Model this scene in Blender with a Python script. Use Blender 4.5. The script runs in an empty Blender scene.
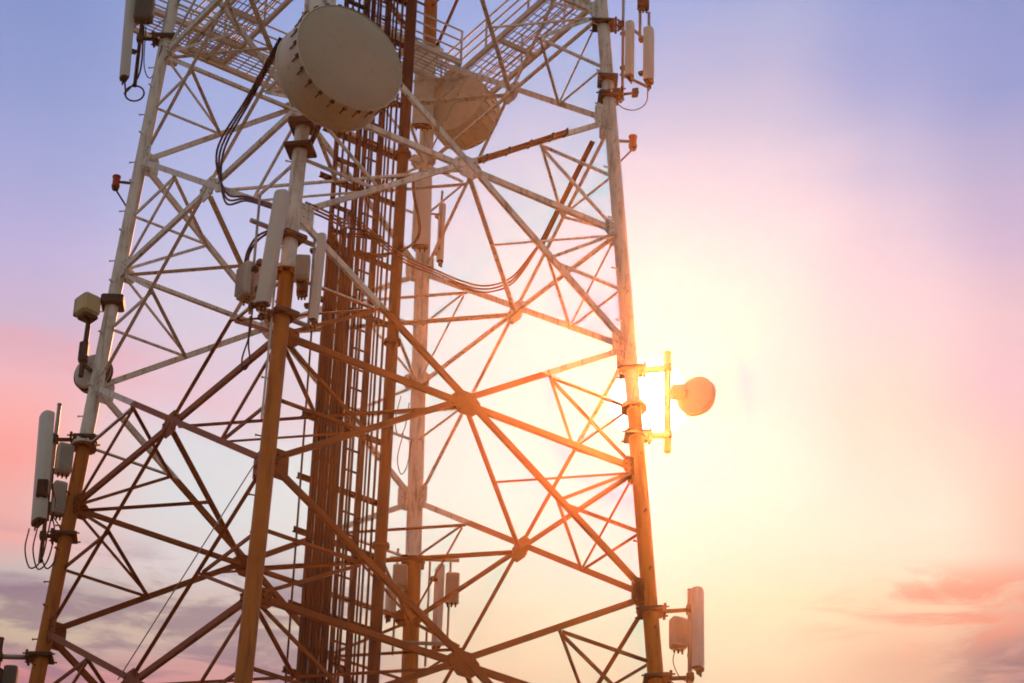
import bpy, bmesh, math, random
from mathutils import Vector, Matrix
random.seed(7)
R = math.radians
scene = bpy.context.scene

# ------------------------------------------------------------------ camera
CAM_Z = 1.70
cam_data = bpy.data.cameras.new("camera")
cam = bpy.data.objects.new("camera", cam_data)
scene.collection.objects.link(cam)
cam_data.sensor_fit = 'HORIZONTAL'
cam_data.sensor_width = 36.0
cam_data.lens = 36.0 * 3108.66 / 1024.0
cam_data.clip_start = 0.5
cam_data.clip_end = 6000.0
m3 = Matrix(((0.9831823, 0.0734214, 0.1672180),
             (0.1804954, -0.5301359, -0.8284789),
             (0.0278202, 0.8447279, -0.5344725)))
cam.matrix_world = Matrix.Translation((8.6103, -32.7967, CAM_Z)) @ m3.to_4x4()
scene.camera = cam
scene.render.resolution_x = 1024
scene.render.resolution_y = 683
scene.cycles.use_denoising = True
scene.cycles.pixel_filter_type = 'BLACKMAN_HARRIS'
scene.cycles.filter_width = 1.8
scene.cycles.max_bounces = 5
scene.cycles.volume_bounces = 0
scene.cycles.sample_clamp_indirect = 4.0

# ------------------------------------------------------------------ sky and sun
SUN = Vector((-0.1254, 0.8454, 0.5192)).normalized()
SUN_EL = math.asin(SUN.z)
SUN_AZ = math.atan2(SUN.x, SUN.y)

def srgb(r, g, b):
    f = lambda c: (c / 255 / 12.92) if c / 255 <= .04045 else ((c / 255 + .055) / 1.055) ** 2.4
    return (f(r), f(g), f(b), 1.0)

world = bpy.data.worlds.new("World")
scene.world = world
world.use_nodes = True
wt = world.node_tree
wt.nodes.clear()
def wn(t, **kw):
    n = wt.nodes.new(t)
    for k, v in kw.items(): setattr(n, k, v)
    return n
def wl(a, b): wt.links.new(a, b)
def wmath(op, a, b=None, c=None, clamp=False):
    n = wn('ShaderNodeMath', operation=op); n.use_clamp = clamp
    for i, v in enumerate((a, b, c)):
        if v is None: continue
        if isinstance(v, (int, float)): n.inputs[i].default_value = v
        else: wl(v, n.inputs[i])
    return n.outputs[0]
def wramp(fac, stops, interp='B_SPLINE'):
    n = wn('ShaderNodeValToRGB'); cr = n.color_ramp; cr.interpolation = interp
    while len(cr.elements) > 1: cr.elements.remove(cr.elements[-1])
    for i, (p, c) in enumerate(stops):
        e = cr.elements[0] if i == 0 else cr.elements.new(p)
        e.position = p; e.color = c
    wl(fac, n.inputs[0]); return n.outputs[0]
def wmix(f, a, b, bt='MIX'):
    n = wn('ShaderNodeMix', data_type='RGBA', blend_type=bt)
    if isinstance(f, (int, float)): n.inputs[0].default_value = f
    else: wl(f, n.inputs[0])
    for i, v in ((6, a), (7, b)):
        if isinstance(v, tuple): n.inputs[i].default_value = v
        else: wl(v, n.inputs[i])
    return n.outputs[2]
def wmap(v, a, b, c, d, smooth=False):
    n = wn('ShaderNodeMapRange'); n.clamp = True
    if smooth: n.interpolation_type = 'SMOOTHSTEP'
    wl(v, n.inputs[0])
    for i, x in enumerate((a, b, c, d)): n.inputs[i + 1].default_value = x
    return n.outputs[0]

tc = wn('ShaderNodeTexCoord')
sep = wn('ShaderNodeSeparateXYZ'); wl(tc.outputs['Generated'], sep.inputs[0])
elev = wmath('MULTIPLY', wmath('ARCSINE', sep.outputs[2]), 180 / math.pi)
azim = wmath('MULTIPLY', wmath('ARCTAN2', sep.outputs[0], sep.outputs[1]), 180 / math.pi)
# broad soft cloud noise and long horizontal streaks, both in sky angles
cmb = wn('ShaderNodeCombineXYZ'); wl(wmath('MULTIPLY', azim, 0.10), cmb.inputs[0]); wl(wmath('MULTIPLY', elev, 0.62), cmb.inputs[1])
streak = wn('ShaderNodeTexNoise'); streak.inputs['Scale'].default_value = 1.0; streak.inputs['Detail'].default_value = 5; streak.inputs['Roughness'].default_value = .5
streak.inputs['Distortion'].default_value = .35
wl(cmb.outputs[0], streak.inputs['Vector'])
cmb2 = wn('ShaderNodeCombineXYZ'); wl(wmath('MULTIPLY', azim, 0.16), cmb2.inputs[0]); wl(wmath('MULTIPLY', elev, 0.30), cmb2.inputs[1])
soft = wn('ShaderNodeTexNoise'); soft.inputs['Scale'].default_value = 1.0; soft.inputs['Detail'].default_value = 3; soft.inputs['Roughness'].default_value = .45
wl(cmb2.outputs[0], soft.inputs['Vector'])
softc = wmath('SUBTRACT', soft.outputs[0], .5)
strkc = wmath('SUBTRACT', streak.outputs[0], .5)
e2 = wmath('ADD', elev, wmath('ADD', wmath('MULTIPLY', softc, 1.0), wmath('MULTIPLY', strkc, 1.1)))
azw = wmath('ADD', azim, wmath('MULTIPLY', softc, 2.5))
def P(e): return (e - 22.0) / 22.0          # ramp position of an elevation in degrees
f = wmap(e2, 22, 44, 0, 1)
# sky colour by elevation at five azimuths, blended between them
COLS = {
    -22: [(22.5, (152, 96, 96)), (25.11, (190, 120, 120)), (25.55, (222, 132, 132)), (25.91, (190, 145, 142)), (26.32, (202, 182, 152)), (26.68, (186, 166, 150)), (27.07, (150, 126, 140)), (27.52, (196, 178, 174)), (27.97, (235, 165, 160)), (28.69, (236, 170, 162)), (29.5, (248, 160, 152)), (30.04, (250, 170, 165)), (30.85, (236, 178, 186)), (31.57, (208, 178, 198)), (33.2, (190, 174, 214)), (34.64, (165, 165, 212)), (36.07, (145, 155, 206)), (37.68, (133, 146, 200)), (40.5, (120, 138, 195)), (43.8, (104, 122, 180))],
    -18.2: [(22.5, (144, 96, 96)), (25.24, (180, 120, 120)), (25.73, (206, 138, 138)), (26.23, (196, 160, 152)), (26.69, (204, 180, 160)), (27.23, (206, 184, 178)), (27.96, (216, 204, 204)), (29.05, (216, 214, 216)), (29.96, (218, 214, 218)), (30.87, (228, 194, 206)), (32.33, (214, 198, 216)), (34.16, (188, 188, 224)), (35.98, (165, 172, 218)), (38.15, (146, 160, 212)), (40.5, (120, 138, 195)), (43.8, (104, 122, 180))],
    -9.5: [(22.5, (190, 158, 128)), (25.95, (238, 198, 160)), (26.68, (246, 210, 172)), (27.41, (250, 222, 184)), (28.33, (253, 230, 206)), (29.8, (253, 240, 224)), (31.27, (255, 242, 228)), (32.74, (255, 236, 228)), (34.22, (253, 221, 224)), (35.69, (228, 204, 222)), (37.15, (182, 180, 218)), (38.61, (160, 168, 220)), (40.5, (120, 138, 195)), (43.8, (104, 122, 180))],
    -6: [(22.5, (192, 158, 128)), (25.97, (240, 198, 160)), (26.69, (250, 214, 174)), (27.42, (252, 223, 180)), (28.33, (252, 230, 200)), (29.8, (252, 234, 216)), (31.27, (253, 230, 216)), (32.73, (253, 222, 217)), (34.2, (250, 218, 223)), (35.67, (224, 204, 221)), (37.13, (186, 180, 213)), (38.59, (152, 164, 212)), (40.5, (120, 138, 195)), (43.8, (104, 122, 180))],
    -3.2: [(22.5, (180, 137, 113)), (26.11, (226, 172, 142)), (26.83, (246, 196, 160)), (27.56, (250, 210, 172)), (28.47, (252, 228, 205)), (29.74, (253, 224, 205)), (31.02, (253, 218, 198)), (32.66, (248, 208, 212)), (34.13, (228, 200, 215)), (35.58, (196, 184, 214)), (37.04, (160, 162, 210)), (38.49, (140, 152, 206)), (40.5, (120, 138, 195)), (43.8, (104, 122, 180))],
    -0.4: [(22.5, (144, 100, 94)), (25.66, (180, 125, 118)), (26.2, (192, 138, 128)), (26.74, (206, 146, 134)), (27.46, (240, 164, 138)), (28.0, (238, 188, 168)), (28.9, (243, 196, 172)), (30.17, (246, 196, 184)), (31.44, (242, 192, 200)), (32.71, (234, 192, 200)), (33.98, (206, 178, 206)), (35.43, (182, 170, 205)), (36.87, (146, 152, 204)), (38.31, (136, 146, 200)), (40.5, (120, 138, 195)), (43.8, (104, 122, 180))],
}
grad = None; prev = None
for az in sorted(COLS):
    c = wramp(f, [(P(e), srgb(*k)) for e, k in COLS[az]], 'LINEAR')
    grad = c if grad is None else wmix(wmap(azw, prev, az, 0, 1, True), grad, c)
    prev = az
# streaky clouds: rosy ones to the left, warm ones low on the right with a dusky bank under them
rosy = wmath('MULTIPLY', wmath('MULTIPLY', wmap(streak.outputs[0], .50, .66, 0, 1, True), wmap(azim, -20.5, -16.5, .45, 0, True)),
             wmath('MULTIPLY', wmap(elev, 28.2, 29.2, 0, 1, True), wmap(elev, 30.6, 33.2, 1, 0, True)))
grad = wmix(rosy, grad, srgb(255, 148, 142))
cmb3 = wn('ShaderNodeCombineXYZ'); wl(wmath('MULTIPLY', azim, 0.30), cmb3.inputs[0]); wl(wmath('MULTIPLY', elev, 1.5), cmb3.inputs[1])
wisp = wn('ShaderNodeTexNoise'); wisp.inputs['Scale'].default_value = 1.0; wisp.inputs['Detail'].default_value = 7; wisp.inputs['Roughness'].default_value = .58; wisp.inputs['Distortion'].default_value = .5
wl(cmb3.outputs[0], wisp.inputs['Vector'])
low_right = wmath('MULTIPLY', wmath('MULTIPLY', wmap(wisp.outputs[0], .45, .60, 0, .9, True), wmap(azim, -6.2, -2.2, 0, 1, True)),
                  wmath('MULTIPLY', wmap(elev, 26.2, 27.0, 0, 1, True), wmap(elev, 27.6, 28.4, 1, 0, True)))
grad = wmix(low_right, grad, srgb(240, 150, 122))
bank_r = wmath('MULTIPLY', wmath('MULTIPLY', wmap(wisp.outputs[0], .40, .56, 0, .8, True), wmap(azim, -3.2, -.6, 0, 1, True)), wmap(elev, 26.4, 27.1, 1, 0, True))
grad = wmix(bank_r, grad, srgb(150, 104, 108))
bank_l = wmath('MULTIPLY', wmath('MULTIPLY', wmap(wisp.outputs[0], .42, .58, 0, .75, True), wmap(azim, -16.5, -12.0, 1, 0, True)), wmap(elev, 27.4, 28.5, 1, 0, True))
grad = wmix(bank_l, grad, srgb(140, 108, 124))
# the rest of the dome behind the camera: a dimmer dusky blue
away = wmap(wmath('ABSOLUTE', wmath('ADD', azim, 8.4)), 40, 120, 0, 1, True)
grad = wmix(wmap(elev, 42, 62, 0, 1, True), grad, srgb(124, 122, 126))
grad = wmix(away, grad, srgb(166, 168, 166))
ground_fade = wmap(elev, -3, 22, 0, 1, True)
grad = wmix(ground_fade, srgb(62, 52, 46), grad)
# brightening of the sky towards the sun, then the disc itself
dotn = wn('ShaderNodeVectorMath', operation='DOT_PRODUCT'); wl(tc.outputs['Generated'], dotn.inputs[0]); dotn.inputs[1].default_value = SUN
ang = wmath('MULTIPLY', wmath('ARCCOSINE', wmath('MINIMUM', dotn.outputs['Value'], 0.9999999)), 180 / math.pi)
aur = wmath('POWER', 2.718, wmath('MULTIPLY', wmath('POWER', wmath('DIVIDE', ang, 2.9), 2.0), -1.0))
grad = wmix(wmath('MULTIPLY', aur, .9), grad, srgb(255, 253, 232))
# the added glow volume in front of the sky (below) brightens it, so the bare sky behind it is that much less bright
G_H = 0.965; FLARE_HAZE_DENSITY = 3.3e-4; SUN_POWER = 3.6; TINT = (1.0, .22, .04)
ph = wmath('DIVIDE', (1 - G_H ** 2) / (4 * math.pi), wmath('POWER', wmath('SUBTRACT', 1 + G_H ** 2, wmath('MULTIPLY', dotn.outputs['Value'], 2 * G_H)), 1.5))
col_l = wmath('DIVIDE', wmath('MULTIPLY', ph, SUN_POWER * FLARE_HAZE_DENSITY * 34.5 * .80), wmath('MAXIMUM', sep.outputs[2], .3))
hz_c = wn('ShaderNodeVectorMath', operation='SCALE'); hz_c.inputs[0].default_value = TINT; wl(col_l, hz_c.inputs['Scale'])
floor_c = wn('ShaderNodeVectorMath', operation='SCALE'); wl(grad, floor_c.inputs[0]); floor_c.inputs['Scale'].default_value = .2
bare = wmix(1.0, grad, hz_c.outputs[0], 'SUBTRACT')
grad = wmix(1.0, bare, floor_c.outputs[0], 'LIGHTEN')
disc = wmap(ang, .28, .80, 14.0, 0.0, True)
sunc = wn('ShaderNodeVectorMath', operation='SCALE'); sunc.inputs[0].default_value = (1.0, .93, .80); wl(disc, sunc.inputs['Scale'])
total = wmix(1.0, grad, sunc.outputs[0], 'ADD')
nis = wn('ShaderNodeTexSky'); nis.sky_type = 'NISHITA'; nis.sun_disc = False
nis.sun_elevation = SUN_EL; nis.sun_rotation = SUN_AZ
bg1 = wn('ShaderNodeBackground'); wl(total, bg1.inputs[0]); bg1.inputs[1].default_value = 1.0
bg2 = wn('ShaderNodeBackground'); wl(nis.outputs[0], bg2.inputs[0]); bg2.inputs[1].default_value = 0.004
addn = wn('ShaderNodeAddShader'); wl(bg1.outputs[0], addn.inputs[0]); wl(bg2.outputs[0], addn.inputs[1])
wo = wn('ShaderNodeOutputWorld'); wl(addn.outputs[0], wo.inputs[0])

sun_data = bpy.data.lights.new("sun", 'SUN')
sun_data.energy = SUN_POWER
sun_data.angle = R(0.5)
sun_data.color = (1.0, .40, .13)
sun = bpy.data.objects.new("sun", sun_data)
sun.rotation_euler = SUN.to_track_quat('Z', 'Y').to_euler()
sun.location = (-20, 120, 80)
scene.collection.objects.link(sun)

vs = scene.view_settings
vs.view_transform = 'Standard'; vs.look = 'None'; vs.exposure = 0.0; vs.gamma = 1.0
vs.use_curve_mapping = False

# ------------------------------------------------------------------ materials
def material(name, base, rough=.55, metal=0.0, vary=.18, scale=3.0, dirt=None, dirt_amt=.5, bump=0.0):
    m = bpy.data.materials.new(name); m.use_nodes = True
    nt = m.node_tree; b = nt.nodes['Principled BSDF']
    b.inputs['Roughness'].default_value = rough; b.inputs['Specular IOR Level'].default_value = .22; b.inputs['Metallic'].default_value = metal
    geo = nt.nodes.new('ShaderNodeNewGeometry')
    n1 = nt.nodes.new('ShaderNodeTexNoise'); n1.inputs['Scale'].default_value = scale; n1.inputs['Detail'].default_value = 6
    nt.links.new(geo.outputs['Position'], n1.inputs['Vector'])
    hs = nt.nodes.new('ShaderNodeMix'); hs.data_type = 'RGBA'
    hs.inputs[6].default_value = tuple(c * (1 - vary) for c in base) + (1,)
    hs.inputs[7].default_value = tuple(min(1, c * (1 + vary)) for c in base) + (1,)
    nt.links.new(n1.outputs[0], hs.inputs[0])
    out = hs.outputs[2]
    if dirt:
        n2 = nt.nodes.new('ShaderNodeTexNoise'); n2.inputs['Scale'].default_value = scale * 3.1; n2.inputs['Detail'].default_value = 8; n2.inputs['Roughness'].default_value = .7
        nt.links.new(geo.outputs['Position'], n2.inputs['Vector'])
        mr = nt.nodes.new('ShaderNodeMapRange'); mr.inputs[1].default_value = .54; mr.inputs[2].default_value = .72; mr.inputs[4].default_value = dirt_amt
        nt.links.new(n2.outputs[0], mr.inputs[0])
        mx = nt.nodes.new('ShaderNodeMix'); mx.data_type = 'RGBA'; mx.inputs[7].default_value = tuple(dirt) + (1,)
        nt.links.new(mr.outputs[0], mx.inputs[0]); nt.links.new(out, mx.inputs[6]); out = mx.outputs[2]
    nt.links.new(out, b.inputs['Base Color'])
    if bump:
        bp = nt.nodes.new('ShaderNodeBump'); bp.inputs['Strength'].default_value = bump; bp.inputs['Distance'].default_value = .02
        nt.links.new(n1.outputs[0], bp.inputs['Height']); nt.links.new(bp.outputs[0], b.inputs['Normal'])
    return m

def translucent(name, base, amt):
    m = material(name, base, .5, 0, .06, 4); nt = m.node_tree; b = nt.nodes['Principled BSDF']; out = nt.nodes['Material Output']
    t = nt.nodes.new('ShaderNodeBsdfTranslucent'); t.inputs[0].default_value = tuple(base) + (1,)
    mx = nt.nodes.new('ShaderNodeMixShader'); mx.inputs[0].default_value = amt
    nt.links.new(b.outputs[0], mx.inputs[1]); nt.links.new(t.outputs[0], mx.inputs[2]); nt.links.new(mx.outputs[0], out.inputs[0])
    return m

def band_paint(name, z_lo, z_hi, red_a, red_b):
    """aviation paint: white between the two heights, red-orange outside them, weathered"""
    m = material(name, (.80, .79, .74), .5, 0, .10, 2.2, (.33, .24, .16), .6)
    nt = m.node_tree; b = nt.nodes['Principled BSDF']
    white = b.inputs['Base Color'].links[0].from_socket
    geo = nt.nodes.new('ShaderNodeNewGeometry'); sp = nt.nodes.new('ShaderNodeSeparateXYZ'); nt.links.new(geo.outputs['Position'], sp.inputs[0])
    nz = nt.nodes.new('ShaderNodeTexNoise'); nz.inputs['Scale'].default_value = 1.6; nz.inputs['Detail'].default_value = 7
    nt.links.new(geo.outputs['Position'], nz.inputs['Vector'])
    red = nt.nodes.new('ShaderNodeMix'); red.data_type = 'RGBA'
    red.inputs[6].default_value = red_a + (1,); red.inputs[7].default_value = red_b + (1,)
    nt.links.new(nz.outputs[0], red.inputs[0])
    def step(z, up):
        a = nt.nodes.new('ShaderNodeMath'); a.operation = 'GREATER_THAN' if up else 'LESS_THAN'
        nt.links.new(sp.outputs[2], a.inputs[0]); a.inputs[1].default_value = z; return a.outputs[0]
    mul = nt.nodes.new('ShaderNodeMath'); mul.operation = 'MULTIPLY'
    nt.links.new(step(z_lo, True), mul.inputs[0]); nt.links.new(step(z_hi, False), mul.inputs[1])
    mx = nt.nodes.new('ShaderNodeMix'); mx.data_type = 'RGBA'
    nt.links.new(mul.outputs[0], mx.inputs[0]); nt.links.new(red.outputs[2], mx.inputs[6]); nt.links.new(white, mx.inputs[7])
    # run-down streaks of rust and grime
    mp = nt.nodes.new('ShaderNodeMapping'); mp.inputs['Scale'].default_value = (9, 9, .9); nt.links.new(geo.outputs['Position'], mp.inputs[0])
    ns = nt.nodes.new('ShaderNodeTexNoise'); ns.inputs['Scale'].default_value = 1.5; ns.inputs['Detail'].default_value = 6; ns.inputs['Roughness'].default_value = .65
    nt.links.new(mp.outputs[0], ns.inputs['Vector'])
    mr = nt.nodes.new('ShaderNodeMapRange'); mr.inputs[1].default_value = .50; mr.inputs[2].default_value = .72; mr.inputs[4].default_value = .75
    nt.links.new(ns.outputs[0], mr.inputs[0])
    st = nt.nodes.new('ShaderNodeMix'); st.data_type = 'RGBA'; st.inputs[7].default_value = (.13, .060, .024, 1)
    nt.links.new(mr.outputs[0], st.inputs[0]); nt.links.new(mx.outputs[2], st.inputs[6])
    nt.links.new(st.outputs[2], b.inputs['Base Color'])
    return m

BAND_LO, BAND_HI = 21.74, 29.95
M_TOWER = band_paint('banded_tower_paint', BAND_LO, BAND_HI, (.15, .030, .004), (.33, .082, .009))
M_LEG = band_paint('banded_leg_paint', BAND_LO, BAND_HI, (.38, .092, .009), (.58, .21, .026))
M_RUST = material('rusty_cable_jacket', (.25, .075, .022), .6, 0, .3, 5)
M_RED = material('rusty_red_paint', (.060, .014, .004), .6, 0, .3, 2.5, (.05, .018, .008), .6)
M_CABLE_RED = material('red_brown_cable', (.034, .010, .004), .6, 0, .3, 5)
M_BLACK = material('black_rubber', (.018, .017, .016), .5, 0, .3, 6)
M_STEEL = material('galvanised_steel', (.34, .34, .33), .45, .5, .2, 6, (.16, .12, .08), .4)
M_DARK = material('dark_clamp_steel', (.05, .045, .04), .55, .3, .3, 8)
M_PLAT = material('platform_paint', (.66, .65, .60), .55, 0, .2, 3, (.22, .15, .09), .5)
M_GRATE = material('grating_steel', (.40, .38, .36), .5, .2, .2, 6)
M_RADOME = material('radome_plastic', (.62, .62, .58), .4, 0, .07, 4, (.42, .38, .32), .3)
M_BACKLIT = translucent('backlit_glow_dish', (.82, .82, .80), .35)  # translucency added so sun from behind makes the small dish glow
M_DISH = material('dish_shell', (.70, .67, .58), .5, 0, .08, 3, (.34, .25, .15), .45)
M_DISHFACE = material('dish_face_fabric', (.46, .43, .35), .75, 0, .09, 2.2, (.33, .27, .19), .5, .25)
M_BROWN = material('brown_dish_shell', (.76, .70, .56), .6, 0, .12, 4, (.40, .30, .18), .5)
M_BOX = material('radio_box_paint', (.50, .49, .45), .5, 0, .1, 4, (.3, .25, .2), .3)
M_CREAM = material('cream_box_paint', (.60, .52, .27), .5, 0, .12, 5, (.30, .23, .10), .4)
M_GREYBOX = material('grey_green_box', (.17, .18, .165), .5, 0, .15, 5)
M_LENS = material('red_lens', (.42, .02, .012), .25, 0, .1, 5)
M_GROUND = material('dry_grass_ground', (.085, .085, .045), .95, 0, .4, .35, (.14, .11, .07), .7)
M_CONC = material('concrete', (.35, .34, .32), .85, 0, .15, 3, (.2, .18, .16), .5)

# ------------------------------------------------------------------ mesh helpers
def ortho(d, hint=None):
    d = d.normalized()
    h = Vector(hint) if hint is not None else (Vector((0, 0, 1)) if abs(d.z) < .95 else Vector((1, 0, 0)))
    n = (h - d * h.dot(d))
    if n.length < 1e-5: n = d.orthogonal()
    n.normalize()
    return n, n.cross(d).normalized()

class MB:
    def __init__(s): s.v = []; s.f = []; s.sm = []
    def face(s, idx, smooth=False): s.f.append(idx); s.sm.append(smooth)
    def ring_loft(s, rings, cap=True, smooth=True):
        base = len(s.v); k = len(rings[0])
        for r in rings: s.v += [tuple(p) for p in r]
        for i in range(len(rings) - 1):
            a = base + i * k; b = a + k
            for j in range(k):
                s.face((a + j, a + (j + 1) % k, b + (j + 1) % k, b + j), smooth)
        if cap:
            s.face(tuple(base + j for j in range(k))[::-1]); e = base + (len(rings) - 1) * k
            s.face(tuple(e + j for j in range(k)))
    def tube(s, p0, p1, r0, r1=None, seg=10, hint=None):
        p0, p1 = Vector(p0), Vector(p1); r1 = r0 if r1 is None else r1
        n, b = ortho(p1 - p0, hint)
        mk = lambda p, r: [p + (n * math.cos(2 * math.pi * j / seg) + b * math.sin(2 * math.pi * j / seg)) * r for j in range(seg)]
        s.ring_loft([mk(p0, r0), mk(p1, r1)])
        return s
    def path(s, pts, r, seg=7):
        pts = [Vector(p) for p in pts]; rings = []
        n = None
        for i, p in enumerate(pts):
            t = (pts[min(i + 1, len(pts) - 1)] - pts[max(i - 1, 0)])
            if t.length < 1e-7: t = Vector((0, 0, 1))
            t.normalize()
            n = ortho(t, n)[0] if n is not None else ortho(t)[0]
            b = t.cross(n)
            rings.append([p + (n * math.cos(2 * math.pi * j / seg) + b * math.sin(2 * math.pi * j / seg)) * r for j in range(seg)])
        s.ring_loft(rings); return s
    def prof(s, p0, p1, poly, n, b):
        s.ring_loft([[Vector(p0) + b * x + n * y for x, y in poly], [Vector(p1) + b * x + n * y for x, y in poly]], True, False); return s
    def angle(s, p0, p1, w, t, normal):
        """L-section steel angle; one flange lies in the face, the other points inwards"""
        p0, p1 = Vector(p0), Vector(p1); n, b = ortho(p1 - p0, normal)
        if b.z < 0: b = -b
        h = w / 2
        return s.prof(p0, p1, [(-h, 0), (h, 0), (h, -t), (-h + t, -t), (-h + t, -w * .6), (-h, -w * .6)], n, b)
    def box(s, c, size, ax=None, bev=0.0):
        c = Vector(c); X, Y, Z = ax if ax else (Vector((1, 0, 0)), Vector((0, 1, 0)), Vector((0, 0, 1)))
        hx, hy, hz = size[0] / 2, size[1] / 2, size[2] / 2
        bv = min(bev, hx * .9, hy * .9, hz * .9)
        def rect(sx, sy, z, q):
            if q <= 0: pts = [(-sx, -sy), (sx, -sy), (sx, sy), (-sx, sy)]
            else: pts = [(-sx + q, -sy), (sx - q, -sy), (sx, -sy + q), (sx, sy - q), (sx - q, sy), (-sx + q, sy), (-sx, sy - q), (-sx, -sy + q)]
            return [c + X * x + Y * y + Z * z for x, y in pts]
        if bv > 0: s.ring_loft([rect(hx - bv, hy - bv, -hz, bv * .6), rect(hx, hy, -hz + bv, bv), rect(hx, hy, hz - bv, bv), rect(hx - bv, hy - bv, hz, bv * .6)], True, False)
        else: s.ring_loft([rect(hx, hy, -hz, 0), rect(hx, hy, hz, 0)], True, False)
        return s
    def lathe(s, o, axis, prof, seg=40, hint=None, smooth=True):
        o = Vector(o); d = Vector(axis).normalized(); n, b = ortho(d, hint)
        rings = [[o + d * x + (n * math.cos(2 * math.pi * j / seg) + b * math.sin(2 * math.pi * j / seg)) * max(r, 1e-4) for j in range(seg)] for x, r in prof]
        s.ring_loft(rings, True, smooth); return s
    def plate(s, pts, n, t):
        n = Vector(n).normalized()
        s.ring_loft([[Vector(p) - n * t / 2 for p in pts], [Vector(p) + n * t / 2 for p in pts]], True, False); return s
    def build(s, name, mat, parent=None):
        me = bpy.data.meshes.new(name)
        org = parent['_o'] if parent is not None else None
        if parent is None:
            c = [sum(v[i] for v in s.v) / len(s.v) for i in range(3)]; o = Vector((c[0], c[1], min(v[2] for v in s.v)))
        else: o = Vector(org)
        me.from_pydata([tuple(Vector(v) - o) for v in s.v], [], s.f)
        me.polygons.foreach_set('use_smooth', s.sm); me.materials.append(mat); me.update()
        bm = bmesh.new(); bm.from_mesh(me); bmesh.ops.recalc_face_normals(bm, faces=bm.faces)
        for e in bm.edges:
            if len(e.link_faces) == 2 and e.calc_face_angle(0) > .6: e.smooth = False
        bm.to_mesh(me); bm.free()
        ob = bpy.data.objects.new(name, me); scene.collection.objects.link(ob)
        if parent is not None:
            ob.parent = parent
            if parent.type == 'MESH': pass
        else: ob.location = o
        ob['_o'] = tuple(o) if parent is None else tuple(parent['_o'])
        return ob

def thing(name, label, cat, base, group=None):
    o = bpy.data.objects.new(name, None); scene.collection.objects.link(o)
    o.empty_display_size = .2; o.location = base; o['_o'] = tuple(base)
    o['label'] = label; o['category'] = cat
    if group: o['group'] = group
    return o
def tag(o, label, cat, group=None, kind=None):
    if label: o['label'] = label
    if cat: o['category'] = cat
    if group: o['group'] = group
    if kind: o['kind'] = kind
    return o

# ------------------------------------------------------------------ tower frame of reference
DIRS = {'N': Vector((0, -1, 0)), 'R': Vector((1, 0, 0)), 'B': Vector((0, 1, 0)), 'L': Vector((-1, 0, 0))}
RT = Vector((0.98023, 0.19785, 0)); FW = Vector((-0.19785, 0.98023, 0)); UP = Vector((0, 0, 1))
Z2 = 20.9328 + CAM_Z
def zl(l): return Z2 - (l - 2) * 1.7809 + .0043 * (l - 2) ** 2
def half(z): return 3.5 - .0762 * (z - Z2)
def axis(n, z): return Vector((0, 0, z)) if n == 'C' else DIRS[n] * half(z) + UP * z
def leg(n, l): return axis(n, zl(l))
def F(n, dr, df, z, zref=None):
    """point beside a leg: dr metres to the right of it, df metres behind it, at height z"""
    q = axis(n, z if zref is None else zref); q = Vector((q.x, q.y, z))
    return q + RT * dr + FW * df
FACES = [('N', 'R'), ('R', 'B'), ('B', 'L'), ('L', 'N')]
def fnorm(a, b): return (DIRS[a] + DIRS[b]).normalized()
def cent(a, b, l): return (leg(a, l) + leg(b, l)) / 2

# ------------------------------------------------------------------ ground
g = MB(); N_G = 24
for i in range(N_G + 1):
    for j in range(N_G + 1):
        x = math.copysign(abs((i / N_G) * 2 - 1) ** 2.2, i - N_G / 2) * 65 + 3; y = math.copysign(abs((j / N_G) * 2 - 1) ** 2.2, j - N_G / 2) * 65 - 24
        g.v.append((x, y, 0))
for i in range(N_G):
    for j in range(N_G):
        a = i * (N_G + 1) + j; g.face((a, a + N_G + 1, a + N_G + 2, a + 1))
tag(g.build('ground', M_GROUND), None, None, kind='structure')

# ------------------------------------------------------------------ lattice tower
tower = thing('lattice_tower', 'tall square lattice telecom tower painted in red and white bands', 'tower', (0, 0, 0))
TOP = zl(-5)
legs = {}
for n in 'LNRB':
    mb = MB()
    zs = [0.25] + [zl(l) for l in range(14, -6, -1)]
    rad = .088
    rings = []
    d = (axis(n, TOP) - axis(n, .25)).normalized(); nn, bb = ortho(d)
    for z in zs:
        rings.append([axis(n, z) + (nn * math.cos(2 * math.pi * j / 16) + bb * math.sin(2 * math.pi * j / 16)) * (rad + (.02 if n == 'B' else 0) + .0012 * (25 - z)) for j in range(16)])
    mb.ring_loft(rings)
    lg = mb.build('leg', M_LEG, tower); legs[n] = lg
    for l in (-4.5, 2.5, 7.5):                   # bolted flange joints
        z = zl(l); f = MB()
        f.tube(axis(n, z - .035), axis(n, z - .003), .165, .165, 16); f.tube(axis(n, z + .003), axis(n, z + .035), .165, .165, 16)
        for k in range(8):
            q = axis(n, z) + (nn * math.cos(k * math.pi / 4 + .2) + bb * math.sin(k * math.pi / 4 + .2)) * .14
            f.tube(q - d * .06, q + d * .06, .013, .013, 6)
        f.build('flange', M_TOWER, lg)
    ft = MB(); ft.box(axis(n, .15), (1.1, 1.1, .34), None, .04); ft.build('footing', M_CONC, tower)
# climbing pegs up three of the legs
for n, a in (('L', Vector((-.3, -1, 0))), ('N', Vector((-1, -.6, 0))), ('R', Vector((.4, -1, 0)))):
    a.normalize(); c = a.cross(UP)
    for k in range(31):
        z = 17.4 + k * .40; q = axis(n, z); dd = (a if k % 2 else (a * .35 + c * .94).normalized())
        pg = MB(); pg.tube(q + dd * .09, q + dd * .155, .010, .010, 6); pg.tube(q + dd * .155, q + dd * .165, .017, .017, 6)
        pg.build('climbing_peg', M_TOWER, legs[n])

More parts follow.
